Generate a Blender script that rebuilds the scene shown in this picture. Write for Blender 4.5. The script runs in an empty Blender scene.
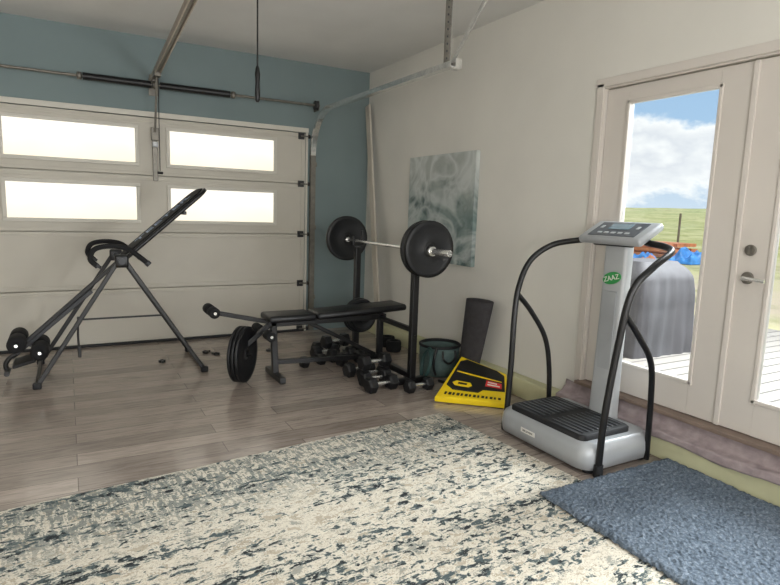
import bpy, bmesh, math, random
from mathutils import Vector, Matrix, Euler, noise
random.seed(3)
S=bpy.context.scene
S.view_settings.view_transform='Standard'
COL=bpy.context.collection
H=1.414; D=6.2; XR=3.14; ZC=2.986; XL=-3.2; YN=-3.0

# ---------------------------------------------------------------- materials
def lin(c):
    return tuple(((v/255)/12.92 if v/255<=0.04045 else ((v/255+0.055)/1.055)**2.4) for v in c)+(1,)
def newmat(name):
    m=bpy.data.materials.new(name); m.use_nodes=True
    n=m.node_tree; b=n.nodes['Principled BSDF']; return m,n,b
def N(nt,t,**kw):
    n=nt.nodes.new(t)
    for k,v in kw.items():
        if k.startswith('_'): setattr(n,k[1:],v)
        else: n.inputs[k.replace('__',' ')].default_value=v
    return n
def mixc(nt,fac,a,b,blend='MIX'):
    n=nt.nodes.new('ShaderNodeMix'); n.data_type='RGBA'; n.blend_type=blend
    for idx,v in ((0,fac),(6,a),(7,b)):
        if hasattr(v,'links'): nt.links.new(v,n.inputs[idx])
        else: n.inputs[idx].default_value=v
    return n.outputs[2]
def math_(nt,op,a,b=0.0,clamp=False):
    n=nt.nodes.new('ShaderNodeMath'); n.operation=op; n.use_clamp=clamp
    for i,v in enumerate((a,b)):
        if hasattr(v,'links'): nt.links.new(v,n.inputs[i])
        else: n.inputs[i].default_value=v
    return n.outputs[0]
def ramp(nt,fac,stops,interp='LINEAR'):
    r=nt.nodes.new('ShaderNodeValToRGB'); r.color_ramp.interpolation=interp
    e=r.color_ramp.elements
    while len(e)<len(stops): e.new(0.5)
    for i,(p,c) in enumerate(stops): e[i].position=p; e[i].color=c
    nt.links.new(fac,r.inputs[0]); return r.outputs[0]
def coords(nt,scale=(1,1,1),rot=(0,0,0)):
    tc=nt.nodes.new('ShaderNodeTexCoord'); mp=nt.nodes.new('ShaderNodeMapping')
    mp.inputs['Scale'].default_value=scale; mp.inputs['Rotation'].default_value=rot
    nt.links.new(tc.outputs['Object'],mp.inputs[0]); return mp.outputs[0]
def ntex(nt,co,scale,detail=3,dist=0,rough=.5):
    n=N(nt,'ShaderNodeTexNoise',Scale=scale,Detail=detail,Distortion=dist,Roughness=rough)
    nt.links.new(co,n.inputs['Vector']); return n.outputs[0]
def bump(nt,b,h,strength=.3,dist=.01):
    n=N(nt,'ShaderNodeBump',Strength=strength,Distance=dist)
    nt.links.new(h,n.inputs['Height']); nt.links.new(n.outputs[0],b.inputs['Normal'])
def simple(name,c,rough=.5,metal=0,amt=.12,scale=8,bmp=0,bscale=120,spec=.5):
    m,nt,b=newmat(name); co=coords(nt); f=ntex(nt,co,scale)
    c1=tuple(max(0,v*(1-amt)) for v in lin(c)[:3])+(1,); c2=tuple(min(1,v*(1+amt)) for v in lin(c)[:3])+(1,)
    o=ramp(nt,f,[(.3,c1),(.7,c2)]); nt.links.new(o,b.inputs['Base Color'])
    b.inputs['Roughness'].default_value=rough; b.inputs['Metallic'].default_value=metal
    b.inputs['Specular IOR Level'].default_value=spec
    if bmp: bump(nt,b,ntex(nt,co,bscale,2),bmp,.003)
    return m

M={}
M['wall']=simple('wall_paint_warm_white',(221,218,210),.8,amt=.03,scale=2,bmp=.15,bscale=90,spec=.2)
M['blue']=simple('wall_paint_gray_teal',(126,140,141),.8,amt=.04,scale=2,bmp=.15,bscale=90,spec=.2)
M['ceil']=simple('ceiling_paint',(222,221,218),.9,amt=.03,scale=2,bmp=.2,bscale=60,spec=.1)
M['olive']=simple('curb_paint_olive',(200,198,162),.7,amt=.06,scale=5,spec=.2)
M['gdoor']=simple('garage_door_enamel',(198,193,181),.5,amt=.03,scale=3,bmp=.1,bscale=200,spec=.3)
M['gframe']=simple('garage_window_frame',(206,202,191),.5,amt=.02)
M['trim']=simple('door_paint_cream',(209,202,194),.45,amt=.03,scale=2)
M['black']=simple('black_powder_coat',(14,14,16),.36,amt=.2)
M['blackrub']=simple('black_rubber',(20,21,24),.65,amt=.2,bmp=.2)
M['iron']=simple('cast_iron_weight',(16,17,20),.5,amt=.25,scale=20,bmp=.3,bscale=150)
M['vinyl']=simple('black_vinyl',(16,17,20),.38,amt=.15,bmp=.1,bscale=300)
M['foam']=simple('black_foam',(14,14,16),.85,amt=.15,bmp=.3,bscale=300)
M['chrome']=simple('chrome_steel',(235,235,232),.22,.85,amt=.03)
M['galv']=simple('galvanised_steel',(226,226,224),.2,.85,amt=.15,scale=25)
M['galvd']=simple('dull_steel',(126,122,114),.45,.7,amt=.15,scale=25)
M['bronze']=simple('tan_rail_steel',(168,156,142),.4,.6,amt=.15,scale=20)
M['silver']=simple('silver_plastic',(168,171,174),.32,.2,amt=.04)
M['silverlight']=simple('light_silver_plastic',(176,179,181),.35,.1,amt=.03)
M['graydark']=simple('dark_gray_plastic',(46,48,52),.4,amt=.1)
M['panelgray']=simple('console_gray_overlay',(78,84,90),.35,amt=.05)
M['screen']=simple('console_display',(120,140,150),.15,amt=.1)
M['white']=simple('white_paint',(228,226,220),.6,amt=.04,spec=.3)
M['beige']=simple('beige_board_paint',(206,198,184),.6,amt=.04,spec=.3)
M['yellow']=simple('yellow_plastic',(246,212,16),.4,amt=.05)
M['red']=simple('red_label',(214,36,40),.5,amt=.05)
M['green']=simple('green_logo',(50,150,78),.5,amt=.04)
M['bluegray']=simple('blue_gray_print',(150,168,198),.5,amt=.15,scale=20)
M['potgreen']=simple('gray_green_fabric',(76,94,91),.8,amt=.12,scale=40,bmp=.4,bscale=200)
M['yoga']=simple('charcoal_yoga_mat',(68,66,68),.9,amt=.12,scale=30,bmp=.3,bscale=300,spec=.1)
M['rope']=simple('dark_green_rope',(35,65,62),.6)
M['grill']=simple('grill_cover_fabric',(66,64,67),.75,amt=.12,scale=3)
M['tarp']=simple('blue_tarp',(60,140,212),.5,amt=.4,scale=3)
M['orange']=simple('orange_lumber',(206,130,88),.7,amt=.3,scale=3)
M['woodpost']=simple('weathered_post',(120,105,90),.8)
M['hinge']=simple('black_hinge',(40,40,42),.5)
M['ink']=simple('black_print',(16,16,16),.6,bmp=.3,bscale=150)
M['brown']=simple('brown_threshold',(130,112,100),.6)

m,nt,b=newmat('frosted_pane_painted_glow'); co=coords(nt); 
sx=nt.nodes.new('ShaderNodeSeparateXYZ'); nt.links.new(co,sx.inputs[0])
f=math_(nt,'ADD',math_(nt,'MULTIPLY',sx.outputs[2],1.5),math_(nt,'ADD',math_(nt,'MULTIPLY',ntex(nt,co,1.3,2),.7),.15))
c=ramp(nt,f,[(.2,lin((240,231,206))),(.5,lin((249,243,228))),(.85,lin((251,248,240)))])
nt.links.new(c,b.inputs['Emission Color'])  # emission stands in for daylight behind the panes; whiter-at-top fade is painted
b.inputs['Emission Strength'].default_value=1.3; b.inputs['Roughness'].default_value=.8; b.inputs['Specular IOR Level'].default_value=0; b.inputs['Base Color'].default_value=(.01,.01,.01,1)
M['pane']=m
m,nt,b=newmat('clear_glass'); nt.nodes.remove(b); out=nt.nodes['Material Output']
t=nt.nodes.new('ShaderNodeBsdfTransparent'); t.inputs[0].default_value=(.96,.98,.98,1)
g=N(nt,'ShaderNodeBsdfGlossy',Roughness=.02); lw=N(nt,'ShaderNodeFresnel',IOR=1.3); mx=nt.nodes.new('ShaderNodeMixShader')
nt.links.new(lw.outputs[0],mx.inputs[0]); nt.links.new(t.outputs[0],mx.inputs[1]); nt.links.new(g.outputs[0],mx.inputs[2]); nt.links.new(mx.outputs[0],out.inputs[0])
M['glass']=m
# plank floor
m,nt,b=newmat('vinyl_plank_floor'); co=coords(nt)
br=N(nt,'ShaderNodeTexBrick',Scale=1.0); br.offset=.37; br.inputs['Mortar Size'].default_value=.0020; br.inputs['Mortar Smooth'].default_value=.2
br.inputs['Brick Width'].default_value=1.22; br.inputs['Row Height'].default_value=.16; br.inputs['Bias'].default_value=0
br.inputs['Color1'].default_value=lin((142,130,121)); br.inputs['Color2'].default_value=lin((176,163,152)); br.inputs['Mortar'].default_value=lin((98,88,81))
nt.links.new(co,br.inputs['Vector'])
g1=ntex(nt,coords(nt,(1.4,12,1)),3,6,1.0,.62); g2=ntex(nt,coords(nt,(3,70,1)),4,4)
gr=ramp(nt,g1,[(.3,(.68,.665,.65,1)),(.5,(.98,.98,.98,1)),(.7,(1.15,1.15,1.15,1))])
c=mixc(nt,1.0,br.outputs[0],gr,'MULTIPLY'); gr2=ramp(nt,g2,[(.3,(.84,.84,.84,1)),(.7,(1.1,1.1,1.1,1))]); c=mixc(nt,1.0,c,gr2,'MULTIPLY')
nt.links.new(c,b.inputs['Base Color']); b.inputs['Roughness'].default_value=.18; b.inputs['Specular IOR Level'].default_value=.9
bump(nt,b,g1,.03,.004); M['floor']=m
# distressed rug
m,nt,b=newmat('distressed_rug'); co=coords(nt); sp=nt.nodes.new('ShaderNodeSeparateXYZ'); nt.links.new(co,sp.inputs[0])
bandn=ntex(nt,coords(nt,(.3,6,1)),1.5,3,0,.6)
reg=ntex(nt,coords(nt,(1,1.6,1)),2.2,4,.2,.55)
patch_=ntex(nt,coords(nt,(1,1.7,1)),9,5,.4,.65)
blob=ntex(nt,coords(nt,(1,1.6,1)),20,4,.6,.58)
fine=ntex(nt,co,110,2); ln=ntex(nt,coords(nt,(2.5,30,1)),3.0,3,0,.6)
pv=math_(nt,'ADD',patch_,math_(nt,'MULTIPLY',math_(nt,'SUBTRACT',fine,.5),.3))
c=ramp(nt,pv,[(.0,lin((138,139,132))),(.40,lin((154,153,144))),(.42,lin((198,190,174))),(.57,lin((210,203,188))),(.59,lin((172,162,145))),(.8,lin((182,172,154)))])
v=math_(nt,'ADD',blob,math_(nt,'MULTIPLY',math_(nt,'SUBTRACT',bandn,.5),.60)); v=math_(nt,'ADD',v,math_(nt,'MULTIPLY',math_(nt,'SUBTRACT',reg,.5),.36)); v=math_(nt,'ADD',v,math_(nt,'MULTIPLY',math_(nt,'SUBTRACT',fine,.5),.20)); v=math_(nt,'ADD',v,math_(nt,'MULTIPLY',math_(nt,'SUBTRACT',ln,.5),.34))
dk=ramp(nt,v,[(.405,(1,1,1,1)),(.413,(0,0,0,1))]); gy=ramp(nt,v,[(.455,(1,1,1,1)),(.463,(0,0,0,1))])
c=mixc(nt,math_(nt,'MULTIPLY',gy,.8),c,lin((124,131,127)))
c=mixc(nt,dk,c,mixc(nt,ramp(nt,patch_,[(.45,(0,0,0,1)),(.52,(1,1,1,1))]),lin((46,49,51)),lin((78,88,89))))
lt=ramp(nt,v,[(.575,(0,0,0,1)),(.583,(1,1,1,1)),(.61,(1,1,1,1)),(.618,(0,0,0,1))]); c=mixc(nt,math_(nt,'MULTIPLY',lt,.6),c,lin((140,131,115)))
st=ntex(nt,coords(nt,(30,7,1)),1.8,5,.3,.6)
band=ramp(nt,math_(nt,'ADD',math_(nt,'MULTIPLY',sp.outputs[1],.5),.15,True),[(.66,(0,0,0,1)),(.80,(1,1,1,1)),(.955,(1,1,1,1)),(.97,(.1,.1,.1,1))])
stm=ramp(nt,math_(nt,'ADD',math_(nt,'MULTIPLY',st,.6),math_(nt,'MULTIPLY',blob,.4)),[(.505,(0,0,0,1)),(.52,(1,1,1,1))])
c=mixc(nt,math_(nt,'MULTIPLY',math_(nt,'MULTIPLY',band,stm),.75),c,lin((100,109,108)))
nt.links.new(c,b.inputs['Base Color']); b.inputs['Roughness'].default_value=.95; b.inputs['Specular IOR Level'].default_value=.1
bump(nt,b,math_(nt,'ADD',fine,v),.3,.004); M['rug']=m
# shag
m,nt,b=newmat('blue_shag_pile'); co=coords(nt); f=ntex(nt,co,80,4,.6); f2=ntex(nt,co,5,2)
c=ramp(nt,f,[(.32,lin((62,71,82))),(.52,lin((98,109,121))),(.70,lin((142,152,162)))]); c=mixc(nt,.4,c,ramp(nt,f2,[(.35,lin((86,97,109))),(.65,lin((110,121,133)))]))
nt.links.new(c,b.inputs['Base Color']); b.inputs['Roughness'].default_value=.95; b.inputs['Specular IOR Level'].default_value=.1; bump(nt,b,f,1,.010); M['shag']=m
m,nt,b=newmat('mauve_towel'); co=coords(nt); f=ntex(nt,co,18,3)
nt.links.new(ramp(nt,f,[(.3,lin((142,128,130))),(.7,lin((168,154,154)))]),b.inputs['Base Color']); b.inputs['Roughness'].default_value=.95; bump(nt,b,ntex(nt,co,150,2),.5,.004); M['towel']=m
# painting: soft smoky swirls, pale top, darker teal bottom
m,nt,b=newmat('abstract_marble_painting'); co=coords(nt)
w1=ntex(nt,coords(nt,(1,1.1,1),(.5,0,0)),1.8,4,1.3,.5); w2=ntex(nt,coords(nt,(1,1,1.5),(-.7,0,0)),1.4,3,1.9,.5)
c1=ramp(nt,w1,[(.30,lin((52,74,74))),(.44,lin((86,106,105))),(.52,lin((130,146,143))),(.60,lin((98,118,116))),(.72,lin((160,171,167)))])
c2=ramp(nt,w2,[(.40,(0,0,0,1)),(.52,(1,1,1,1)),(.64,(0,0,0,1))])
sp=nt.nodes.new('ShaderNodeSeparateXYZ'); nt.links.new(co,sp.inputs[0])
up=ramp(nt,math_(nt,'ADD',math_(nt,'ADD',math_(nt,'MULTIPLY',sp.outputs[2],1.2),.0),math_(nt,'MULTIPLY',w1,.9)),[(.40,(0,0,0,1)),(.85,(1,1,1,1))])
c=mixc(nt,math_(nt,'MULTIPLY',up,.85),c1,lin((176,180,175))); c=mixc(nt,math_(nt,'MULTIPLY',c2,.55),c,lin((220,225,223)))
nt.links.new(c,b.inputs['Base Color']); b.inputs['Roughness'].default_value=.6; M['art']=m
m,nt,b=newmat('concrete_deck_boards'); co=coords(nt)
br=N(nt,'ShaderNodeTexBrick',Scale=1.0); br.inputs['Mortar Size'].default_value=.010; br.inputs['Brick Width'].default_value=3; br.inputs['Row Height'].default_value=.14
br.inputs['Color1'].default_value=lin((118,113,107)); br.inputs['Color2'].default_value=lin((132,127,121)); br.inputs['Mortar'].default_value=lin((64,60,56))
nt.links.new(co,br.inputs['Vector']); nt.links.new(br.outputs[0],b.inputs['Base Color']); b.inputs['Roughness'].default_value=.8; M['deck']=m
m,nt,b=newmat('grass_and_dirt'); co=coords(nt)
d=nt.nodes.new('ShaderNodeVectorMath'); d.operation='LENGTH'; nt.links.new(co,d.inputs[0])
near=ramp(nt,math_(nt,'ADD',math_(nt,'MULTIPLY',d.outputs['Value'],.004),math_(nt,'MULTIPLY',ntex(nt,co,.2,3),.1)),[(.12,lin((200,186,164))),(.16,lin((164,164,114))),(.6,lin((160,166,116))),(1,lin((170,178,140)))])
f=ntex(nt,coords(nt,(1,1,1)),.15,6,.5,.65); c=mixc(nt,ramp(nt,f,[(.42,(0,0,0,1)),(.58,(1,1,1,1))]),near,lin((188,184,142)))
f3=ntex(nt,coords(nt,(1,1,1)),.9,4); c=mixc(nt,ramp(nt,f3,[(.5,(0,0,0,1)),(.65,(.6,.6,.6,1))]),c,lin((124,132,88)))
nt.links.new(c,b.inputs['Base Color']); b.inputs['Roughness'].default_value=.95; b.inputs['Specular IOR Level'].default_value=0; M['grass']=m

# ---------------------------------------------------------------- mesh builder
WL={}
def empty(name,loc,label=None,cat=None,rot=0,group=None):
    e=bpy.data.objects.new(name,None); e.empty_display_size=.1; e.location=loc; e.rotation_euler=(0,0,rot); COL.objects.link(e)
    WL[e.name]=Vector(loc)
    if label: e['label']=label
    if cat: e['category']=cat
    if group: e['group']=group
    return e
class MB:
    def __init__(s): s.v=[];s.f=[];s.m=[];s.sm=[];s.ms=[]
    def mi(s,m):
        m=M[m] if isinstance(m,str) else m
        if m not in s.ms: s.ms.append(m)
        return s.ms.index(m)
    def add(s,vs,fs,m,smooth=False):
        o=len(s.v); s.v+= [Vector(v) for v in vs]; k=s.mi(m)
        for f in fs: s.f.append([i+o for i in f]); s.m.append(k); s.sm.append(smooth)
        return s
    def box(s,c,sz,m,bev=0,rot=None,seg=2,sm=None):
        bm=bmesh.new(); bmesh.ops.create_cube(bm,size=1); bmesh.ops.scale(bm,vec=sz,verts=bm.verts)
        if bev: bmesh.ops.bevel(bm,geom=bm.edges[:],offset=bev,segments=seg,affect='EDGES',profile=.5)
        R=Matrix.Identity(3)
        if rot is not None: R=rot if isinstance(rot,Matrix) else Euler(rot).to_matrix()
        c=Vector(c); bm.verts.index_update()
        vs=[R@v.co+c for v in bm.verts]; fs=[[v.index for v in f.verts] for f in bm.faces]; bm.free()
        return s.add(vs,fs,m,bev>=.012 if sm is None else sm)
    def beam(s,p0,p1,w,h,m,bev=0,up=(0,0,1)):
        p0=Vector(p0);p1=Vector(p1);d=(p1-p0); L=d.length; d.normalize(); u=Vector(up)
        if abs(d.dot(u))>.98: u=Vector((0,1,0))
        sd=d.cross(u).normalized(); u2=sd.cross(d)
        R=Matrix((d,sd,u2)).transposed()
        return s.box((p0+p1)/2,(L,w,h),m,bev,R)
    def path(s,pts,n):
        P=[Vector(p) for p in pts]
        if n<=1 or len(P)<3: return P
        Q=[P[0]*2-P[1]]+P+[P[-1]*2-P[-2]]; o=[]
        for i in range(1,len(Q)-2):
            a,b,c,d=Q[i-1:i+3]
            for k in range(n):
                t=k/n
                o.append(.5*((2*b)+(c-a)*t+(2*a-5*b+4*c-d)*t*t+(3*b-a-3*c+d)*t**3))
        o.append(P[-1]); return o
    def sweep(s,pts,prof,m,n=6,smooth=True,closed=False,rad=None,up=None):
        P=s.path(pts,n) if not closed else [Vector(p) for p in pts]
        k=len(P); T=[]
        for i in range(k):
            a=P[(i-1)%k] if (closed or i>0) else P[i]; b=P[(i+1)%k] if (closed or i<k-1) else P[i]
            T.append((b-a).normalized())
        u=Vector(up) if up else (Vector((0,0,1)) if abs(T[0].z)<.9 else Vector((1,0,0)))
        nrm=(u-T[0]*u.dot(T[0])).normalized(); vs=[]; q=len(prof)
        for i in range(k):
            nrm=(nrm-T[i]*nrm.dot(T[i])).normalized(); bi=T[i].cross(nrm); r=1 if rad is None else rad(i/(k-1))
            for (a,b) in prof: vs.append(P[i]+nrm*a*r+bi*b*r)
        fs=[]
        for i in range(k if closed else k-1):
            j=(i+1)%k
            for a in range(q): fs.append([i*q+a,i*q+(a+1)%q,j*q+(a+1)%q,j*q+a])
        s.add(vs,fs,m,smooth)
        if not closed:
            s.add(vs[:q],[list(range(q))[::-1]],m); s.add(vs[-q:],[list(range(q))],m)
        return s
    def tube(s,pts,r,m,seg=12,n=6,closed=False,rad=None):
        return s.sweep(pts,[(r*math.cos(2*math.pi*i/seg),r*math.sin(2*math.pi*i/seg)) for i in range(seg)],m,n,True,closed,rad)
    def cyl(s,p0,p1,r,m,seg=24,bev=0):
        L=(Vector(p1)-Vector(p0)).length
        pr=[(r,0),(r,L)] if not bev else [(r-bev,0),(r-bev*.3,bev*.3),(r,bev),(r,L-bev),(r-bev*.3,L-bev*.3),(r-bev,L)]
        return s.lathe(pr,p0,Vector(p1)-Vector(p0),m,seg,caps=True)
    def lathe(s,prof,o,ax,m,seg=24,caps=True,closed=False,smooth=True,phase=0):
        o=Vector(o);ax=Vector(ax).normalized(); u=Vector((0,0,1)) if abs(ax.z)<.9 else Vector((1,0,0))
        a=(u-ax*u.dot(ax)).normalized(); b=ax.cross(a); vs=[]
        for (r,t) in prof:
            for i in range(seg):
                th=2*math.pi*i/seg+phase; vs.append(o+ax*t+(a*math.cos(th)+b*math.sin(th))*r)
        fs=[];k=len(prof)
        for i in range(k if closed else k-1):
            j=(i+1)%k
            for q in range(seg): fs.append([i*seg+q,i*seg+(q+1)%seg,j*seg+(q+1)%seg,j*seg+q])
        s.add(vs,fs,m,smooth)
        if caps and not closed:
            s.add(vs[:seg],[list(range(seg))[::-1]],m); s.add(vs[-seg:],[list(range(seg))],m)
        return s
    def loft(s,rings,m,smooth=True,caps=True):
        q=len(rings[0]); vs=[v for r in rings for v in r]; fs=[]
        for i in range(len(rings)-1):
            for a in range(q): fs.append([i*q+a,i*q+(a+1)%q,(i+1)*q+(a+1)%q,(i+1)*q+a])
        s.add(vs,fs,m,smooth)
        if caps: s.add(rings[0],[list(range(q))[::-1]],m); s.add(rings[-1],[list(range(q))],m)
        return s
    def grid(s,fn,nu,nv,m,smooth=True):
        vs=[fn(i/nu,j/nv) for i in range(nu+1) for j in range(nv+1)]
        fs=[[i*(nv+1)+j,(i+1)*(nv+1)+j,(i+1)*(nv+1)+j+1,i*(nv+1)+j+1] for i in range(nu) for j in range(nv)]
        return s.add(vs,fs,m,smooth)
    def done(s,name,parent=None,label=None,cat=None,kind=None,group=None,origin=None,fixn=True):
        c=Vector(origin) if origin is not None else sum(s.v,Vector())/len(s.v)
        if parent is None and origin is None:
            c.z=min(v.z for v in s.v)
        me=bpy.data.meshes.new(name); me.from_pydata([v-c for v in s.v],[],s.f)
        for m in s.ms: me.materials.append(m)
        for p,k,q in zip(me.polygons,s.m,s.sm): p.material_index=k; p.use_smooth=q
        if fixn:
            bm=bmesh.new(); bm.from_mesh(me); bmesh.ops.recalc_face_normals(bm,faces=bm.faces); bm.to_mesh(me); bm.free()
        me.validate()
        o=bpy.data.objects.new(name,me); COL.objects.link(o)
        if parent: o.parent=parent; o.location=c-WL[parent.name]
        else: o.location=c
        WL[o.name]=c
        if label: o['label']=label
        if cat: o['category']=cat
        if kind: o['kind']=kind
        if group: o['group']=group
        return o
def rrect(cx,cy,w,h,r,z,n=6):
    o=[]
    for (sx,sy,a0) in ((1,1,0),(-1,1,90),(-1,-1,180),(1,-1,270)):
        for k in range(n+1):
            a=math.radians(a0+90*k/n); o.append(Vector((cx+sx*(w/2-r)+r*math.cos(a),cy+sy*(h/2-r)+r*math.sin(a),z)))
    return o
def text(body,size,mat,loc,xd,yd,parent,name='lettering'):
    cu=bpy.data.curves.new('t','FONT'); cu.body=body; cu.size=size; cu.align_x='CENTER'; cu.align_y='CENTER'; cu.extrude=.0008
    to=bpy.data.objects.new('t',cu); COL.objects.link(to); bpy.context.view_layer.update()
    me=bpy.data.meshes.new_from_object(to); bpy.data.objects.remove(to)
    xd=Vector(xd).normalized(); yd=Vector(yd).normalized(); zd=xd.cross(yd)
    R=Matrix((xd,yd,zd)).transposed()
    b=MB(); b.add([R@v.co+Vector(loc) for v in me.vertices],[list(p.vertices) for p in me.polygons],mat)
    return b.done(name,parent)
def dup(top,loc,rot=(0,0,0)):
    e=top.copy(); COL.objects.link(e); e.location=loc; e.rotation_euler=rot
    def rec(src,dst):
        for ch in src.children:
            c=ch.copy(); COL.objects.link(c); c.parent=dst; c.matrix_parent_inverse=ch.matrix_parent_inverse.copy(); rec(ch,c)
    rec(top,e); return e

# ---------------------------------------------------------------- room
T=.15
MB().box(((XL+XR)/2,(YN+D)/2,-.05),(XR-XL+.3,D-YN+.3,.1),'floor').done('floor',kind='structure',label='gray brown wood plank floor',origin=(0,0,0))
MB().box(((XL+XR)/2,(YN+D)/2,ZC+.05),(XR-XL+2.0,D-YN+1.4,.1),'ceil').done('ceiling',kind='structure',label='plain white painted ceiling')
GX0,GX1,GZ=-2.22,2.36,2.24
b=MB(); b.box(((XL-T+GX0)/2,D+T/2,ZC/2),(GX0-XL+T,T,ZC),'blue'); b.box(((XR+T+GX1)/2,D+T/2,ZC/2),(XR+T-GX1,T,ZC),'blue'); b.box(((GX0+GX1)/2,D+T/2,(ZC+GZ)/2),(GX1-GX0,T,ZC-GZ),'blue')
b.done('wall_back',kind='structure',label='gray teal painted wall around the garage door')
DY0,DY1,DZ0,DZ1=.80,2.78,.25,2.28
b=MB(); xx=XR+T/2
b.box((xx,(DY1+D)/2,ZC/2),(T,D-DY1,ZC),'wall'); b.box((xx,(DY0+YN)/2,ZC/2),(T,DY0-YN,ZC),'wall'); b.box((xx,(DY0+DY1)/2,(ZC+DZ1)/2),(T,DY1-DY0,ZC-DZ1),'wall'); b.box((xx,(DY0+DY1)/2,DZ0/2),(T,DY1-DY0,DZ0),'wall')
b.done('wall_right',kind='structure',label='warm white painted wall with french doors')
MB().box((XL-T/2,(YN+D)/2,ZC/2),(T,D-YN,ZC),'wall').done('wall_left',kind='structure')
MB().box(((XL+XR)/2,YN-T/2,ZC/2),(XR-XL+2*T,T,ZC),'wall').done('wall_front',kind='structure')
MB().box((3.09,(YN+D)/2,.075),(.1,D-YN,.15),'olive',.008).done('baseboard_right',kind='structure',label='pale olive painted concrete curb along the wall')

# garage door
g=empty('door_1',(0.07,6.23,0)); g['kind']='structure'; g['label']='cream sectional garage door with frosted windows'
MB().box(((GX0+GX1)/2,6.27,1.12),(GX1-GX0,.03,2.24),'gdoor').done('light_block_back',g)  # unseen backing added to stop outside light leaking through the panel seams
for i in range(4):
    z0=i*.56
    b=MB(); b.box(((GX0+GX1)/2,6.228,z0+.28),(GX1-GX0-.004,.04,.553),'gdoor',.006)
    b.box(((GX0+GX1)/2,6.206,z0+.52),(GX1-GX0-.02,.012,.02),'gdoor',.003).box(((GX0+GX1)/2,6.207,z0+.04),(GX1-GX0-.02,.008,.012),'gdoor',.002)
    for sx in (2.335,): b.box((sx,6.203,z0+.28),(.045,.01,.54),'gdoor',.002)
    b.done('panel',g)
for r,(z0,z1) in enumerate(((1.245,1.565),(1.80,2.125))):
    for x0,x1 in ((.93,1.995),(-.46,.612),(-1.84,-.78)):
        fz,fx=(z0+z1)/2,(x0+x1)/2; w=.035
        b=MB()
        b.box((fx,6.2,z1+w/2),(x1-x0+2*w,.026,w),'gframe',.005).box((fx,6.2,z0-w/2),(x1-x0+2*w,.026,w),'gframe',.005)
        b.box((x0-w/2,6.2,fz),(w,.026,z1-z0),'gframe',.005).box((x1+w/2,6.2,fz),(w,.026,z1-z0),'gframe',.005)
        fr=b.done('window_frame',g)
        MB().box((fx,6.205,fz),(x1-x0,.008,z1-z0),'pane').done('window_pane',fr,label='frosted pane with painted daylight glow')
for z in (.03,.56,1.12,1.68,2.2):
    b=MB(); b.box((2.31,6.196,z),(.07,.014,.07),'hinge',.003); b.cyl((2.3,6.18,z),(2.4,6.18,z),.008,'galvd',10); b.cyl((2.385,6.18,z),(2.405,6.18,z),.022,'hinge',16)
    b.done('hinge',g)
MB().box(((GX0+GX1)/2,6.2,.012),(GX1-GX0,.05,.024),'blackrub',.005).done('bottom_seal',g)
b=MB()
b.box((2.372,6.19,1.12),(.025,.02,2.24),'gframe',.004).box((-2.232,6.19,1.12),(.025,.02,2.24),'gframe',.004).box(((GX0+GX1)/2,6.19,2.265),(GX1-GX0+.06,.02,.05),'gframe',.004)
b.done('trim_1',kind='structure',label='cream stop trim around the garage door')

# tracks
for sx,lb in ((2.43,'galvanised garage door track curving to the ceiling'),(-2.30,'galvanised garage door track curving to the ceiling')):
    t=empty('garage_door_track',(sx,6.1,0),lb,'door track')
    pr=[(-.020,-.028),(.020,-.028),(.020,-.023),(-.013,-.023),(-.013,.023),(.020,.023),(.020,.028),(-.020,.028)]
    RR=.46; zt=2.455-RR
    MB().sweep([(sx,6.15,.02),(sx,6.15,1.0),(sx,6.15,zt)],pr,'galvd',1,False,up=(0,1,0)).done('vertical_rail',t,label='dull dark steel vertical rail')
    pts=[(sx,6.15,zt)]
    for k in range(1,16):
        a=math.radians(90*k/16); pts.append((sx,6.15-RR*(1-math.cos(a)),zt+RR*math.sin(a)))
    pts+= [(sx,6.15-RR,2.455),(sx,5.0,2.455),(sx,3.5,2.455)]
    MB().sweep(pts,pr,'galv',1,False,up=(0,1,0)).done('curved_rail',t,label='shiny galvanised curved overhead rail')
    b=MB(); b.beam((sx+.02,3.62,2.44),(sx+.02,3.62,ZC),.045,.004,'galvd').beam((sx+.04,3.62,2.44),(sx+.04,3.62,ZC),.004,.045,'galv')
    b.beam((sx+.02,3.56,2.46),(sx+.02,3.0,ZC),.035,.006,'galv',up=(1,0,0)).beam((sx,3.5,2.455),(sx+.05,3.5,2.455),.06,.07,'galv')
    for q in range(9): b.box((sx+.02,3.6165,2.52+q*.05),(.010,.003,.014),'graydark')
    b.done('hanger_bracket',t,label='perforated angle iron hanger')
    for z in (.4,1.2,1.9): MB().box((sx+.02,6.175,z),(.06,.05,.05),'galvd',.003).done('wall_bracket',t)

# torsion spring
t=empty('garage_door_spring',(.79,6.05,2.52),'steel torsion shaft with black coil springs above garage door','garage door spring')
MB().cyl((-2.32,6.05,2.52),(2.46,6.05,2.52),.013,'galvd',16).done('shaft',t)
for a,c in ((.18,.75),(.83,1.49)):
    n=90; pr=[]
    for i in range(n+1): pr.append((.036 if i%2 else .029,(c-a)*i/n))
    MB().lathe(pr,(a,6.05,2.52),(1,0,0),'black',14).done('coil',t)
b=MB(); b.box((.79,6.10,2.52),(.05,.16,.012),'galvd',.002).box((.79,6.18,2.52),(.09,.012,.16),'galvd',.002).cyl((.765,6.05,2.52),(.815,6.05,2.52),.035,'galvd',16); b.done('center_bracket',t)
for sx in (2.40,-2.27):
    b=MB(); b.lathe([(.02,0),(.05,.004),(.045,.02),(.045,.03),(.052,.038),(.02,.042)],(sx,6.05,2.52),(1,0,0),'hinge',20).box((sx+.05,6.11,2.52),(.006,.15,.1),'galvd'); b.done('cable_drum',t)
for sx in (.13,1.50):
    MB().lathe([(.014,0),(.034,.006),(.034,.04),(.014,.046)],(sx,6.05,2.52),(1,0,0),'galvd',16).done('winding_cone',t)

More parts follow.
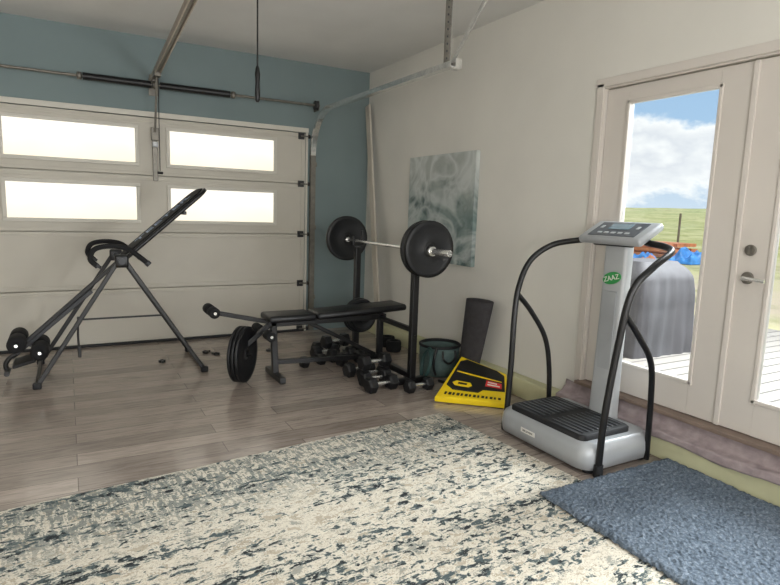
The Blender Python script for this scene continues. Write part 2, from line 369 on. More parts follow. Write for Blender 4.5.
# opener
t=empty('garage_door_opener',(.79,2.2,2.9),'ceiling garage door opener with steel rail and release arm','garage door opener')
b=MB(); 
for dx in (-.022,.022): b.beam((.79+dx,6.15,2.60),(.79+dx,2.4,2.93),.012,.055,'bronze',.002)
b.beam((.79,6.15,2.592),(.79,2.4,2.922),.05,.006,'galvd'); b.box((.79,6.16,2.6),(.08,.05,.06),'galvd',.004); b.done('rail',t)
MB().box((.79,2.25,2.90),(.3,.42,.17),'graydark',.02).done('motor_housing',t)
b=MB(); b.beam((.79,5.93,2.60),(.79,6.15,2.1),.02,.006,'galvd'); b.box((.79,5.93,2.6),(.06,.1,.05),'galvd',.004); b.done('door_arm',t)
b=MB(); b.box((.79,6.185,1.88),(.045,.02,.5),'galvd',.003).box((.79,6.165,2.08),(.07,.03,.12),'galvd',.004).box((.79,6.17,1.98),(.05,.05,.05),'silverlight',.004); b.done('strut',t)
b=MB(); b.tube([(.80,5.93,2.58),(.80,5.94,2.2),(.80,5.94,1.72)],.004,'blackrub',6,1); b.cyl((.775,5.94,1.7),(.825,5.94,1.7),.012,'black',10); b.done('release_cord',t)

# hanging strap
t=empty('hanging_strap',(1.26,4.3,2.17),'black strap with weighted handle hanging from ceiling','hanging strap')
MB().tube([(1.26,4.3,ZC),(1.26,4.3,2.4)],.006,'blackrub',8,1).done('cord',t)
MB().lathe([(.008,0),(.018,.015),(.02,.05),(.016,.14),(.02,.2),(.014,.24),(.006,.26)],(1.26,4.3,2.17),(0,0,1),'black',14).done('handle',t)
MB().box((1.26,4.3,ZC-.008),(.07,.07,.016),'galvd',.003).done('ceiling_mount',t)

MB().beam((2.96,5.46,.02),(3.08,6.11,2.6),.095,.02,'beige',0,up=(1,0,0)).done('trim_board',label='long beige trim board leaning in the corner',cat='board')

c=empty('wall_painting',(3.12,4.61,.945),'abstract gray teal and white marbled canvas painting on the wall','painting')
MB().box((3.117,4.60,1.45),(.044,1.10,1.01),'art',.003).done('canvas',c)

# french doors
b=MB(); w=.035
b.box((XR-.006,DY1+w/2-.01,(DZ0+DZ1)/2),(.016,w+.02,DZ1-DZ0+.02),'trim',.003).box((XR-.006,DY0-w/2+.01,(DZ0+DZ1)/2),(.016,w+.02,DZ1-DZ0+.02),'trim',.003).box((XR-.006,(DY0+DY1)/2,DZ1+.015),(.016,DY1-DY0+.09,.055),'trim',.003)
b.box((XR+.07,DY1-.012,(DZ0+DZ1)/2),(.14,.024,DZ1-DZ0),'trim').box((XR+.07,DY0+.012,(DZ0+DZ1)/2),(.14,.024,DZ1-DZ0),'trim').box((XR+.07,(DY0+DY1)/2,DZ1-.012),(.14,DY1-DY0,.024),'trim')
b.done('trim_2',kind='structure',label='slim cream door casing')
MB().box((XR+.05,(DY0+DY1)/2,DZ0+.012),(.2,DY1-DY0,.024),'brown',.004).done('trim_3',kind='structure',label='brown door threshold')
for n,(y0,y1,g0,g1) in enumerate(((1.80,2.752,1.985,2.572),(.828,1.795,1.02,1.61))):
    d=empty('door_%d'%(n+2),(XR+.05,(y0+y1)/2,DZ0+.03)); d['kind']='structure'; d['label']='cream french door with one full length glass pane'
    z0,z1,q0,q1=DZ0+.03,DZ1-.03,.476,2.145; X0=XR+.045; th=.045
    b=MB(); b.box((X0,(y0+g0)/2,(z0+z1)/2),(th,g0-y0,z1-z0),'trim',.003).box((X0,(y1+g1)/2,(z0+z1)/2),(th,y1-g1,z1-z0),'trim',.003)
    b.box((X0,(g0+g1)/2,(z1+q1)/2),(th,g1-g0,z1-q1),'trim').box((X0,(g0+g1)/2,(z0+q0)/2),(th,g1-g0,q0-z0),'trim')
    k=.022
    for yy in (g0-k/2+.004,g1+k/2-.004): b.box((X0-th/2,yy,(q0+q1)/2),(.016,k,q1-q0+2*k),'trim',.004)
    for zz in (q0-k/2+.004,q1+k/2-.004): b.box((X0-th/2,(g0+g1)/2,zz),(.016,g1-g0+2*k,k),'trim',.004)
    b.done('door_leaf',d)
    MB().box((X0,(g0+g1)/2,(q0+q1)/2),(.006,g1-g0,q1-q0),'glass').done('glass_pane',d)
    if n==0:
        MB().box((X0-.028,y0-.004,(z0+z1)/2),(.014,.03,z1-z0),'trim',.004).done('astragal',d)
    else:
        fx=X0-th/2
        b=MB(); b.cyl((fx,1.72,1.122),(fx-.012,1.72,1.122),.033,'galvd',24,.003).cyl((fx-.01,1.72,1.122),(fx-.05,1.72,1.122),.012,'chrome',14)
        b.tube([(fx-.05,1.72,1.122),(fx-.055,1.70,1.122),(fx-.052,1.66,1.12),(fx-.05,1.61,1.116)],.010,'chrome',12,5); b.done('door_handle',d,label='brushed steel lever handle')
        MB().cyl((fx,1.72,1.27),(fx-.014,1.72,1.27),.03,'galvd',24,.004).box((fx-.022,1.72,1.27),(.018,.012,.036),'galvd',.003).done('deadbolt',d)

# towel lying along the curb ledge below the doors
def tw(u,v):
    y=.72+2.16*u; P=[(3.130,.245),(3.120,.205),(3.095,.172),(3.06,.166),(3.036,.160),(3.030,.120)]
    f=v*(len(P)-1); i=min(int(f),len(P)-2); t=f-i
    x=P[i][0]*(1-t)+P[i+1][0]*t; z=P[i][1]*(1-t)+P[i+1][1]*t
    nz=noise.noise(Vector((y*4,v*2,1)))*.010+noise.noise(Vector((y*14,v*4,4)))*.007
    lo=noise.noise(Vector((y*3.3,7,0)))*.03*v*v
    return Vector((x-abs(nz)*1.0-.004,y,z+abs(nz)*1.2+lo*.6))
b=MB(); b.grid(tw,220,18,'towel')
tb=b.done('towel',label='rumpled thin mauve towel lying along the ledge below the doors',cat='towel')
sm=tb.modifiers.new('s','SOLIDIFY'); sm.thickness=.005; sm.offset=1

# ---------------------------------------------------------------- rug and mat
ang=math.atan2(.25,2.56)
def rugpt(lx,ly,z=0):
    return Vector((2.24,3.22,0))+Vector((math.cos(ang),math.sin(ang),0))*lx+Vector((-math.sin(ang),math.cos(ang),0))*ly+Vector((0,0,z))
b=MB(); L,W=4.2,3.3
b.box((0,0,.004),(L,W,.008),'rug',.003)
r=b.done('area_rug',label='distressed beige and charcoal patterned area rug on wood floor',cat='rug',origin=(0,0,0))
r.location=rugpt(-L/2+.02,-W/2); r.rotation_euler=(0,0,ang)
ML=1.24
def shag(u,v):
    x=-.5+1.0*u; y=-ML/2+ML*v
    e=min(u,1-u,v*ML,(1-v)*ML); h=.008+.012*min(1,e/.025)
    if e<=0: h=0
    return Vector((x+noise.noise(Vector((y*30,x*3,2)))*.008,y+noise.noise(Vector((x*30,y*3,9)))*.008,h+noise.noise(Vector((x*60,y*60,0)))*.008+noise.noise(Vector((x*8,y*8,3)))*.003))
b=MB(); b.grid(shag,220,260,'shag')
mt=b.done('bath_mat',label='slate blue shaggy floor mat beside the exercise machine',cat='mat',origin=(0,0,0)); mt.location=(2.53,2.0-ML/2,.013); mt.rotation_euler=(0,0,math.radians(-1))

# ---------------------------------------------------------------- vibration machine
v=empty('vibration_exercise_machine',(2.72,2.42,.01),'silver vibration plate exercise machine with black handrails and upright column','exercise machine')
cx,cy=2.71,2.42
def ring(w,h,z,r): return rrect(cx,cy,w,h,r,z)
b=MB(); b.loft([ring(.53,.70,.02,.08),ring(.575,.75,.03,.09),ring(.59,.77,.08,.10),ring(.585,.765,.13,.10),ring(.56,.745,.155,.095),ring(.51,.69,.175,.08)],'silver'); 
for x in (2.5,2.93):
    for y in (2.1,2.74): b.cyl((x,y,.0),(x,y,.03),.03,'blackrub',14)
b.done('base',v,label='silver rounded base')
b=MB(); b.loft([rrect(2.66,cy,.41,.61,.04,.168),rrect(2.66,cy,.41,.61,.04,.198),rrect(2.66,cy,.39,.59,.035,.208)],'blackrub')
for sgn in (-1,1):
    for i in range(9): b.box((2.50+i*.04,cy+sgn*.15,.211),(.016,.24,.006),'graydark',.002)
b.done('standing_platform',v,label='raised black ribbed rubber standing platform')
b=MB(); b.box((2.413,2.50,.10),(.004,.12,.028),'white',.001); b.done('label_plate',v)
text('300 LB MAX',.017,'ink',(2.4105,2.50,.10),(0,-1,0),(0,0,1),v)
def cr(z,w,t,x): return rrect(x,2.385,t,w,.022,z,4)
b=MB(); b.loft([cr(.16,.178,.10,2.93),cr(.22,.170,.09,2.935),cr(.5,.165,.085,2.94),cr(.9,.165,.08,2.95),cr(1.28,.165,.08,2.955)],'silverlight')
b.done('column',v,label='light silver upright column')
for zz in (.40,): 
    MB().box((2.9,2.385,.62),(.006,.10,.70),'silver',.002).done('column_inset',v,label='silver inset strip')
b=MB(); pts=[]; t_=math.radians(16)
for i in range(30):
    a=2*math.pi*i/30; rx_=.066*math.cos(a); rz_=.037*math.sin(a)
    pts.append(Vector((2.904,2.385-(rx_*math.cos(t_)-rz_*math.sin(t_)),1.05+rx_*math.sin(t_)+rz_*math.cos(t_))))
b.loft([[p+Vector((.014,0,0)) for p in pts],pts],'green',False); b.done('logo_badge',v,label='green oval badge')
text('ZAAZ',.044,'white',(2.902,2.385,1.05),(0,-math.cos(t_),math.sin(t_)),(0,math.sin(t_),math.cos(t_)),v)
R=Euler((0,math.radians(-28),0)).to_matrix()
con=Vector((2.94,2.385,1.325))
b=MB(); b.box(con,(.23,.46,.05),'silver',.02,R,3); b.box(con+R@Vector((.0,0,-.03)),(.17,.30,.04),'graydark',.012,R); cons=b.done('console',v,label='silver tilted control console')
b=MB(); b.box(con+R@Vector((.0,0,.026)),(.165,.34,.005),'panelgray',.002,R); b.box(con+R@Vector((.03,0,.030)),(.07,.15,.004),'screen',.001,R)
for i in range(5): b.box(con+R@Vector((-.05,-.1+i*.05,.030)),(.018,.03,.004),'silverlight',.001,R)
for i in range(2): b.box(con+R@Vector((.02,(-1)**i*.13,.030)),(.03,.02,.004),'silverlight',.001,R)
b.done('display',cons)
fl_=[(2.50,2.80,.03),(2.515,2.80,.45),(2.53,2.815,.75),(2.57,2.835,.95),(2.66,2.84,1.12),(2.79,2.79,1.225),(2.88,2.66,1.265),(2.92,2.55,1.28)]
fr_=[(2.50,2.03,.01),(2.50,2.02,.33),(2.53,2.0,.72),(2.57,1.975,1.03),(2.70,1.96,1.16),(2.88,1.99,1.235),(2.94,2.06,1.262),(2.945,2.2,1.28)]
for P in (fl_,fr_): MB().tube(P,.019,'black',14,6).done('handrail',v)
MB().tube([(2.56,2.825,.90),(2.68,2.82,.78),(2.80,2.80,.60),(2.85,2.79,.38),(2.87,2.785,.06)],.017,'black',14,6).done('rear_leg',v)
MB().tube([(2.545,1.985,.92),(2.68,1.985,.78),(2.82,2.0,.62),(2.88,2.02,.40),(2.92,2.04,.02)],.017,'black',14,6).done('rear_leg',v)
for y,x in ((2.80,2.50),(2.03,2.50)):
    MB().cyl((x,y,.0),(x,y,.07),.026,'blackrub',14).done('rubber_foot',v)

# ---------------------------------------------------------------- yellow board
A=Vector((2.36,3.44,.05));B=Vector((2.77,3.08,.05));C=Vector((3.03,3.42,.15));Dd=Vector((2.86,3.80,.225))
def qp(u,w,dz=0): return (A*(1-u)+B*u)*(1-w)+(Dd*(1-u)+C*u)*w+Vector((0,0,dz))
def poly(ps,z0,z1):
    lo=[qp(u,w,z0) for u,w in ps]; return [lo,[p+Vector((0,0,z1-z0)) for p in lo]]
def patch(us,ws,z0,z1): return poly(((us[0],ws[0]),(us[1],ws[0]),(us[1],ws[1]),(us[0],ws[1])),z0,z1)
y=empty('balance_board',(2.72,3.4,0),'yellow exercise board with black grip panel leaning against the curb','exercise board')
b=MB(); b.loft([[qp(*p,-.048) for p in ((.02,.02),(.98,.02),(.98,.98),(.02,.98))],[qp(*p,-.040) for p in ((0,0),(1,0),(1,1),(0,1))],[qp(*p,-.008) for p in ((0,0),(1,0),(1,1),(0,1))],[qp(*p,0) for p in ((.02,.02),(.98,.02),(.98,.98),(.02,.98))]],'yellow',False); b.done('body',y)
MB().loft(poly(((.06,.28),(.18,.20),(.56,.20),(.62,.30),(.95,.34),(.95,.86),(.80,.95),(.16,.95),(.05,.86)),-.004,.006),'ink',False).done('grip_panel',y,label='large black textured grip panel')
MB().loft(patch((.10,.90),(.60,.625),.004,.008),'yellow',False).done('printed_bar',y)
MB().loft(poly(((.18,.28),(.40,.28),(.44,.33),(.40,.39),(.18,.39),(.13,.335)),.004,.009),'yellow',False).done('emblem',y,label='small yellow emblem')
MB().loft(patch((.22,.36),(.315,.355),.008,.011),'ink',False).done('emblem',y,label='black emblem bar')
MB().loft(patch((.64,.90),(.39,.55),.004,.009),'red',False).done('sticker',y,label='red and white sticker')
b=MB(); b.loft(patch((.67,.87),(.42,.45),.008,.011),'white',False); b.loft(patch((.67,.82),(.49,.515),.008,.011),'white',False); b.done('sticker_text',y)
for i in range(14): MB().loft(patch((.10+i*.058,.128+i*.058+(.010 if i%2 else 0)),(.07,.12),-.003,.003),'ink',False).done('printed_mark',y)

# ---------------------------------------------------------------- basket, rope, yoga mat
p=empty('round_basket',(2.84,4.10,0),'gray green round fabric tub with black strap beside the curb','basket')
MB().lathe([(.0,.01),(.15,.0),(.165,.015),(.175,.10),(.178,.20),(.178,.262),(.168,.262),(.168,.19),(.16,.05),(.0,.04)],(2.84,4.10,0),(0,0,1),'potgreen',40,caps=False).done('body',p)
MB().lathe([(.170,.250),(.184,.254),(.185,.270),(.176,.276),(.167,.270),(.166,.250)],(2.84,4.10,0),(0,0,1),'blackrub',40,closed=True).done('rim',p)
MB().tube([(2.72,3.965,.27),(2.69,3.955,.18),(2.69,3.96,.10),(2.72,3.97,.03)],.012,'black',8).done('strap',p)
MB().tube([(2.76,3.93,.24),(2.75,3.905,.18),(2.80,3.89,.14),(2.87,3.90,.18),(2.88,3.92,.24)],.010,'black',8).done('handle',p)
pts=[(2.62+.05*math.sin(a)*.5,3.99+.06*math.cos(a)-.03,.15+.125*math.sin(a)) for a in [2*math.pi*i/28 for i in range(28)]]
rp=empty('jump_rope',(2.62,3.96,.02),'dark green coiled jump rope against the basket','jump rope')
b=MB(); b.tube(pts,.009,'rope',8,1,closed=True); b.done('cord',rp)
MB().tube([(q[0]-.012,q[1]+.006,q[2]*.93) for q in pts],.009,'rope',8,1,closed=True).done('cord',rp)
MB().cyl((2.68,3.86,.015),(2.70,3.78,.015),.014,'black',12,.003).done('handle',rp)
ym=empty('yoga_mat',(2.93,3.9,0),'charcoal yoga mat loosely rolled and leaning on the wall','yoga mat')
ax0=Vector((2.95,3.83,.01)); ax1=Vector((2.985,3.745,.70)); b=MB()
def ym_f(u,t):
    th=u*2*math.pi*2.6; rr=(.056+.015*u*2.6)*(1+.40*t)
    base=ax0*(1-t)+ax1*t
    return base+Vector((rr*.72*math.cos(th+1),rr*1.25*math.sin(th+1),0))
b.grid(ym_f,110,10,'yoga'); o=b.done('rolled_sheet',ym); s_=o.modifiers.new('s','SOLIDIFY'); s_.thickness=.006

# ---------------------------------------------------------------- weight bench + rack
wb=empty('weight_bench',(2.0,4.5,0),'black padded weight bench with barbell uprights and leg lever','weight bench')
MB().box((1.58,4.5,.520),(.40,.28,.058),'vinyl',.024,(0,0,0),3).done('seat',wb)
MB().box((2.22,4.5,.540),(.86,.28,.058),'vinyl',.024,(0,math.radians(-2.5),0),3).done('backrest',wb)
b=MB()
b.beam((1.40,4.5,.465),(2.50,4.5,.465),.05,.05,'black',.006)
b.beam((1.45,4.5,.48),(1.47,4.5,.03),.05,.05,'black',.006).beam((1.47,4.3,.03),(1.47,4.7,.03),.05,.05,'black',.006)
b.beam((2.45,3.90,.06),(2.45,5.02,.06),.05,.05,'black',.006).beam((2.45,4.5,.06),(2.45,4.5,.5),.05,.05,'black',.006)
b.beam((1.47,4.5,.14),(2.45,4.5,.10),.04,.04,'black',.005).beam((1.75,4.5,.46),(2.4,4.5,.12),.035,.035,'black',.005)
b.beam((2.45,3.95,.45),(2.45,4.97,.45),.04,.04,'black',.005)
b.done('frame',wb)
for yy in (3.93,5.0):
    b=MB(); b.beam((2.45,yy,.0),(2.45,yy,1.06),.055,.055,'black',.006).beam((2.32,yy,.025),(2.58,yy,.025),.05,.05,'black',.006)
    b.box((2.45,yy,1.085),(.10,.03,.02),'black',.004).box((2.405,yy,1.12),(.014,.03,.08),'black',.004).box((2.495,yy,1.15),(.014,.03,.14),'black',.004)
    b.cyl((2.45,yy-.03,.40),(2.45,yy-.18 if yy>4.5 else yy-.04,.40),.013,'black',12)
    b.done('upright',wb)
pa=Vector((.80,-.60,0)).normalized(); pc=Vector((1.15,4.515,.237))
b=MB(); b.beam((1.42,4.5,.46),(1.22,4.5,.30),.04,.04,'black',.005).beam((1.22,4.5,.30),pc-pa*.02,.035,.035,'black',.005).beam((1.42,4.5,.48),(.98,4.5,.585),.035,.035,'black',.005); b.cyl(pc-pa*.02,pc+pa*.13,.0125,'black',14).cyl((.955,4.36,.60),(.955,4.64,.60),.011,'chrome',12)
b.done('leg_lever',wb)
for a,c in ((4.37,4.47),(4.53,4.63)):
    MB().lathe([(.013,0),(.038,.0),(.042,.006),(.042,c-a-.006),(.038,c-a),(.013,c-a)],(.955,a,.60),(0,1,0),'foam',20,closed=True).done('foam_roller',wb)
for a in (4.28,4.60):
    MB().lathe([(.013,0),(.036,.0),(.040,.006),(.040,.114),(.036,.12),(.013,.12)],(1.37,a,.40),(0,1,0),'foam',20,closed=True).done('foam_roller',wb)
MB().cyl((1.37,4.28,.40),(1.37,4.72,.40),.012,'chrome',12).done('roller_bar',wb)

def plate(c,r,th,label,group,ax=Vector((0,1,0))):
    e=min(.006,th*.2)
    pr=[(.026,0),(.055,0),(.055,e*.6),(.062,e),(r*.80,e),(r*.84,.0),(r-.004,0),(r,e),(r,th-e),(r-.004,th),(r*.84,th),(r*.80,th-e),(.062,th-e),(.055,th-e*.6),(.055,th),(.026,th)]
    b=MB(); b.lathe(pr,Vector(c)-ax*th/2,ax,'iron',48,closed=True)
    return b.done('weight_plate',label=label,cat='weight plate',group=group,origin=c)
for yy,r,th in ((3.745,.222,.045),(3.80,.222,.03),(5.25,.222,.045),(5.305,.20,.03)):
    plate((2.45,yy,1.128),r,th,'large black iron weight plate on the barbell','plates on the barbell')
for k,r in ((.025,.225),(.055,.225),(.085,.225)): plate(tuple(pc+pa*k),r,.022,'flat black iron weight plate on the bench leg lever','plates on the leg lever',pa)
for yy,r in ((4.93,.17),(4.885,.16),(4.845,.13)): plate((2.45,yy,.40),r,.035,'black iron weight plate stored on rack upright','plates stored on the rack')
bb=empty('barbell',(2.45,4.5,1.128),'chrome steel barbell resting on rack hooks','barbell')
MB().cyl((2.45,3.83,1.115),(2.45,5.22,1.115),.014,'chrome',20).done('bar',bb)
for a,c in ((3.46,3.83),(5.22,5.58)):
    b=MB(); b.cyl((2.45,a,1.115),(2.45,c,1.115),.0245,'chrome',24,.003); b.done('sleeve',bb)
for yy in (3.685,5.345):
    MB().lathe([(.0255,0),(.036,0),(.038,.004),(.038,.026),(.036,.03),(.0255,.03)],(2.45,yy,1.115),(0,1,0),'chrome',20,closed=True).done('collar',bb)

# dumbbells
def dumbbell(loc,r,L,rot,label):
    d=empty('dumbbell',loc,label,'dumbbell',0,'dumbbells on the floor under the bench')
    x,y_,z=loc; MB().lathe([(.013,-L*.28),(.016,-.02),(.016,.02),(.013,L*.28)],(x,y_,z+r*.87),(1,0,0),'chrome',14).done('handle',d)
    for s_ in (-1,1):
        MB().lathe([(r*.8,0),(r,.012),(r,L*.28-.012),(r*.8,L*.28)],(x+s_*L*.36-L*.14,y_,z+r*.87),(1,0,0),'iron',6,smooth=False,phase=math.radians(30)).done('weight_head',d)
    d.rotation_euler=(0,0,rot); return d
d1=dumbbell((2.13,3.86,0),.066,.28,math.radians(8),'black hex dumbbell with chrome handle on the floor')
d2=dumbbell((2.40,3.73,0),.055,.25,math.radians(5),'small black hex dumbbell with chrome handle on the floor')
for (x,y_,a,s) in ((2.16,4.02,8,d1),(2.22,4.17,6,d1),(2.16,4.32,8,d1),(2.24,4.66,10,d1),(2.22,4.82,10,d1),(2.12,4.98,10,d1),(2.20,5.15,8,d1),(1.90,4.74,12,d2)):
    dup(s,(x,y_,0),(0,0,math.radians(a)))
dup(d1,(2.19,4.095,.116),(0,0,math.radians(6)))
dup(d1,(2.19,4.90,.116),(0,0,math.radians(10)))
aw=empty('ankle_weight',(2.9,5.15,0),'dark curled ankle weight on the floor by the curb','ankle weight',group='ankle weights')
MB().lathe([(.045,0),(.07,0),(.078,.02),(.078,.09),(.07,.11),(.045,.11)],(2.9,5.15,0),(0,0,1),'foam',20,closed=True).done('strap',aw)
dup(aw,(2.86,4.95,0),(0,0,1))
cl=empty('spring_collar',(.70,5.36,0),'small black collar clamp lying on the floor','collar clamp',group='loose collars on the floor')
MB().lathe([(.014,0),(.028,0),(.03,.005),(.03,.02),(.014,.024)],(.70,5.36,0),(0,0,1),'black',16,closed=True).box((.70,5.325,.012),(.018,.03,.02),'black',.004).done('ring',cl)
dup(cl,(1.12,5.55,0),(0,0,2)); dup(cl,(1.2,5.45,0),(0,0,4)); dup(cl,(1.7,5.4,0),(0,0,1))

# ---------------------------------------------------------------- inversion table
it=empty('inversion_table',(.36,5.3,0),'black folding inversion table tilted upward beside garage door','inversion table')
yn,yf=4.98,5.60; ap=(.37,.96)
for nm,fx,dx in (('front_leg_frame',-.24,-.02),('rear_leg_frame',.98,.02)):
    b=MB()
    for yy,oy in ((yn,-.06),(yf,.06)):
        b.beam((ap[0]+dx,yy,ap[1]),(fx,yy+oy,.02),.034,.026,'black',.006,up=(0,1,0))
    b.beam((fx,yn-.07,.03),(fx,yf+.07,.03),.03,.03,'black',.006)
    b.done(nm,it)
    for yy in (yn-.07,yf+.07): MB().box((fx,yy,.025),(.06,.04,.05),'blackrub',.01).done('rubber_foot',it)
MB().beam((.07,yn,.50),(.68,yn,.50),.010,.014,'black').done('spreader_bar',it)
for yy in (yn,yf):
    b=MB(); b.box((.37,yy,.95),(.10,.05,.10),'black',.015).cyl((.37,yy-.04,.95),(.37,yy+.04,.95),.025,'graydark',18); b.done('pivot_hinge',it)
    MB().tube([(.20,yy-.02,.91),(.15,yy-.02,.97),(.18,yy-.02,1.045),(.28,yy-.02,1.07),(.40,yy-.02,1.055),(.48,yy-.02,1.0),(.56,yy-.02,.93)],.020,'foam',12,6).done('foam_handle',it)
    b=MB(); b.cyl((.195,yy-.02,.905),(.205,yy-.02,.925),.024,'graydark',12).cyl((.55,yy-.02,.94),(.57,yy-.02,.92),.024,'graydark',12); b.done('handle_cap',it)
hi=Vector((1.06,5.28,1.55)); lo_=Vector((.36,5.28,.92)); dirv=(hi-lo_).normalized(); Lb=(hi-lo_).length
th=math.atan2(dirv.z,dirv.x); R=Euler((0,-th,0)).to_matrix(); c0=(hi+lo_)/2
b=MB()
def bedring(off,sh): 
    o=[]
    for p in rrect(0,0,Lb-sh,.42-sh,.12,0): o.append(c0+R@Vector((p.x,p.y*(1-.10*math.cos(p.x*6)),off)))
    return o
b.loft([bedring(-.018,.03),bedring(-.013,0),bedring(.010,0),bedring(.014,.03)],'black'); b.done('bed_shell',it)
def bed2(off,sh): return [c0+R@Vector((p.x+.02,p.y,off)) for p in rrect(0,0,Lb*.92-sh,.38-sh,.12,0)]
b=MB(); b.loft([bed2(.012,0),bed2(.020,0),bed2(.026,.04)],'foam'); b.done('pad',it,label='black padded backrest')
for i in range(6):
    w_=.030 if i%2 else .05
    MB().box(c0+R@Vector((-.08+i*.072,-.190-.003*abs(i-1),-.002)),(w_,.012,.018),'bluegray',.001,R).done('printed_mark',it)
foot=Vector((-.38,5.28,.23))
b=MB(); b.beam(c0-dirv*.3,foot,.04,.032,'black',.006)
for yy in (yn+.03,yf-.03): b.beam(Vector((.37,yy,.95)),c0-dirv*.42+Vector((0,(-.15 if yy<5.3 else .15),-.02)),.03,.02,'black')
b.beam(c0-dirv*.40+Vector((0,-.17,-.03)),c0-dirv*.40+Vector((0,.17,-.03)),.03,.03,'black',.004)
b.done('boom',it)
b=MB(); b.beam(c0+dirv*.2+Vector((.015,-.18,-.03)),c0+dirv*.2+Vector((.015,.18,-.03)),.03,.03,'black',.004); b.done('cross_brace',it)
MB().beam(Vector((.16,5.28,.68)),Vector((-.42,5.28,.17)),.022,.035,'graydark',.004).done('ankle_lever',it)
b=MB(); b.box((-.33,5.28,.14),(.16,.26,.025),'blackrub',.008,(0,math.radians(-15),0)); b.tube([(-.38,5.28,.20),(-.43,5.28,.17),(-.46,5.28,.12),(-.45,5.28,.06)],.018,'black',10); b.cyl((-.45,5.2,.06),(-.45,5.36,.06),.020,'black',12); b.done('foot_platform',it)
b=MB(); b.cyl((-.37,5.05,.31),(-.37,5.51,.31),.012,'chrome',10).cyl((-.22,5.05,.24),(-.22,5.51,.24),.012,'chrome',10).beam((-.37,5.28,.31),(-.38,5.28,.22),.03,.03,'black').beam((-.22,5.28,.24),(-.30,5.28,.27),.03,.03,'black'); b.done('ankle_clamp',it)
for (x,z) in ((-.37,.31),(-.22,.24)):
    for a in (5.07,5.30):
        MB().lathe([(.013,0),(.054,.0),(.064,.012),(.064,.178),(.054,.19),(.013,.19)],(x,a,z),(0,1,0),'foam',20,closed=True).done('ankle_roller',it)
b=MB(); b.tube([(.05,yn+.02,.52),(.045,yn+.02,.36),(.05,yn+.02,.24)],.008,'black',8); b.box((.05,yn+.02,.24),(.025,.025,.09),'black',.006); b.done('hanging_strap',it)
xv=R@Vector((1,0,0)); 
text('TEETER',.18,'bluegray',c0+R@Vector((.04,0,.0275)),xv,(0,1,0),it)

# ---------------------------------------------------------------- outdoors
MB().box((5.2,3.0,.10),(3.8,14,.2),'deck').done('patio_deck',label='gray plank patio outside the french doors',cat='patio')
def terz(x,y):
    dd=math.hypot(x,y); t=min(1,max(0,(dd-45)/200)); t=t*t*(3-2*t)
    return -.02+t*6.2+(noise.noise(Vector((x*.012,y*.012,0)))*2.4+noise.noise(Vector((x*.05,y*.05,5)))*.5)*t
def ter(u,v):
    x=3.4+300*u*u; y=-180+440*v
    return Vector((x,y,terz(x,y)))
gr=MB().grid(ter,90,120,'grass').done('grass_field',label='dry yellow green grassy field rising to a low hill',cat='field',origin=(0,0,0)); gr['kind']='stuff'
gx,gy=4.66,3.5
b=MB(); rings=[]
for j in range(34):
    z=.2+.84*j/33
    w,h,dx=(.72+.07*(1-z),.60+.06*(1-z),0) if z<.88 else (.73-((z-.88)/.16)**1.6*.24,.61-((z-.88)/.16)**1.6*.24,.03*(z-.88)/.16)
    full=[]; rr=rrect(gx+dx,gy,w,h,.04,z,4); fold=.3+.7*(1-(z-.2)/.84)
    for i in range(len(rr)):
        a_,b_=rr[i],rr[(i+1)%len(rr)]
        n_=18 if i%5==4 else 1
        for t2 in range(n_):
            m_=a_.lerp(b_,t2/n_); kk=noise.noise(Vector((m_.x*13,m_.y*13,z*.8)))*.05*fold+noise.noise(Vector((m_.x*2,m_.y*2,z*5)))*.015
            full.append(m_+Vector((m_.x-gx,m_.y-gy,0)).normalized()*kk)
    rings.append(full)
b.loft(rings,'grill',True); b.done('grill_cover',label='dark gray folded fabric covered barbecue grill on the patio',cat='grill')
def mound(cx,cy,w,d,h,seed,mat,name,label,cat):
    def f(u,v):
        x=(u-.5)*2; y=(v-.5)*2; r=max(abs(x),abs(y)); k=max(0,1-r**4)
        return Vector((cx+x*w/2,cy+y*d/2,max(.0,h*k*(.65+.7*noise.noise(Vector((x*2.2+seed,y*2.2,seed))))+.05*noise.noise(Vector((x*7,y*7,seed)))*k)))
    MB().grid(f,26,26,mat,False).done(name,label=label,cat=cat)
mound(18.4,12.0,1.5,1.1,.50,2,'tarp','tarp_pile','crumpled blue tarp heap in the yard','tarp')
mound(17.4,13.0,.9,.7,.32,21,'tarp','tarp_pile','low crumpled blue tarp heap in the yard','tarp')
mound(18.0,15.0,1.0,.9,.55,5,'tarp','tarp_pile','crumpled blue tarp heap in the yard','tarp')
mound(17.6,14.2,.7,.5,.40,11,'orange','brick_pile','small heap of orange rubble in the yard','rubble')
mound(16.4,12.0,.9,.6,.26,14,'orange','brick_pile','small heap of orange rubble in the yard','rubble')
mound(15.8,12.9,.7,.5,.20,17,'orange','brick_pile','small heap of orange rubble in the yard','rubble')
ls=empty('lumber_stack',(20,14.5,0),'stack of orange brown lumber boards in the yard','lumber')
for i in range(12):
    z=.08+(i//4)*.2; MB().beam((19.6+(i%4)*.5,13.2+random.random()*.6,z),(19.8+(i%4)*.5,15+random.random()*2,z),.34,.12,'orange').done('board',ls)
for i in range(6):
    xx,yy=34+i*.2,18+i*5.2
    MB().box((xx,yy,terz(xx,yy)+.95),(.10,.10,1.85),'woodpost').done('fence_post',label='weathered wooden fence post in the field',cat='fence post',group='fence posts in the field')

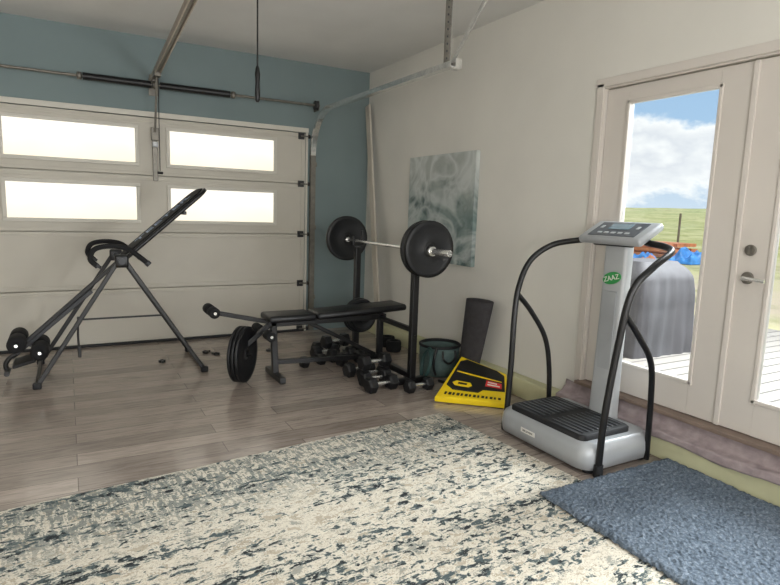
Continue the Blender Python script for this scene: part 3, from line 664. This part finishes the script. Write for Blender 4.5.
# ---------------------------------------------------------------- lights and world
w=bpy.data.worlds.new('sky'); S.world=w; w.use_nodes=True; nt=w.node_tree; bg=nt.nodes['Background']
tc=nt.nodes.new('ShaderNodeTexCoord'); mp=nt.nodes.new('ShaderNodeMapping'); mp.inputs['Scale'].default_value=(1,1,1.5); mp.inputs['Location'].default_value=(.3,.15,.1)
nt.links.new(tc.outputs['Generated'],mp.inputs[0]); f=ntex(nt,mp.outputs[0],4.6,8,.15,.58)
sp=nt.nodes.new('ShaderNodeSeparateXYZ'); nt.links.new(tc.outputs['Generated'],sp.inputs[0])
base=ramp(nt,sp.outputs[2],[(0,lin((214,227,240))),(.12,lin((172,203,232))),(.5,lin((124,170,220)))])
cl_=ramp(nt,f,[(.44,(0,0,0,1)),(.50,(1,1,1,1))]); cc=ramp(nt,f,[(.49,lin((255,255,255))),(.60,lin((228,231,237))),(.68,lin((255,255,255)))])
nt.links.new(mixc(nt,cl_,base,cc),bg.inputs[0]); bg.inputs[1].default_value=1.12
def light(kind,name,loc,rot,e,size=None,col=(1,1,1)):
    l=bpy.data.lights.new(name,kind); l.energy=e; l.color=col
    if size and kind=='AREA': l.shape='RECTANGLE'; l.size,l.size_y=size
    o=bpy.data.objects.new(name,l); o.location=loc; o.rotation_euler=rot; COL.objects.link(o); return o
s=light('SUN','sun',(8,8,10),(0,0,0),3.0,col=(1,.97,.92)); s.data.angle=.01
s.rotation_euler=Vector((-.35,.5,-1.0)).to_track_quat('-Z','Y').to_euler()
light('AREA','added_fill_rear',(-.6,YN+.1,1.6),(math.radians(90),0,0),120,(2.4,1.3),(.97,.985,1))  # added fill lamp behind the camera; the wall there has no window
light('AREA','added_fill_side',(XR-.08,-.9,1.3),Euler((0,math.radians(90),0)),205,(1.5,1.5),(.95,.975,1))  # added side fill lamp; no opening in this stretch of wall
sk=light('AREA','added_door_fill',(6.0,1.9,4.0),(0,0,0),950,(1.6,3.2),(.94,.97,1)); sk.rotation_euler=(Vector((2.4,2.0,.6))-Vector((6.0,1.9,4.0))).to_track_quat('-Z','Y').to_euler()  # added lamp, unseen above the deck, boosting light through the doors

# ---------------------------------------------------------------- camera
Xa=Vector((1028,-47.5,574)).normalized(); Ya=Vector((-325,-92.5,574)); Ya=(Ya-Xa*Ya.dot(Xa)).normalized(); Za=Xa.cross(Ya)
cam=bpy.data.cameras.new('camera'); co=bpy.data.objects.new('camera',cam); COL.objects.link(co); cam.lens=574/780*36; cam.clip_start=.05; cam.clip_end=1000
Mx=Matrix(((Xa.x,-Xa.y,-Xa.z),(Ya.x,-Ya.y,-Ya.z),(Za.x,-Za.y,-Za.z))).to_4x4(); Mx.translation=Vector((0,0,H)); co.matrix_world=Mx
S.camera=co
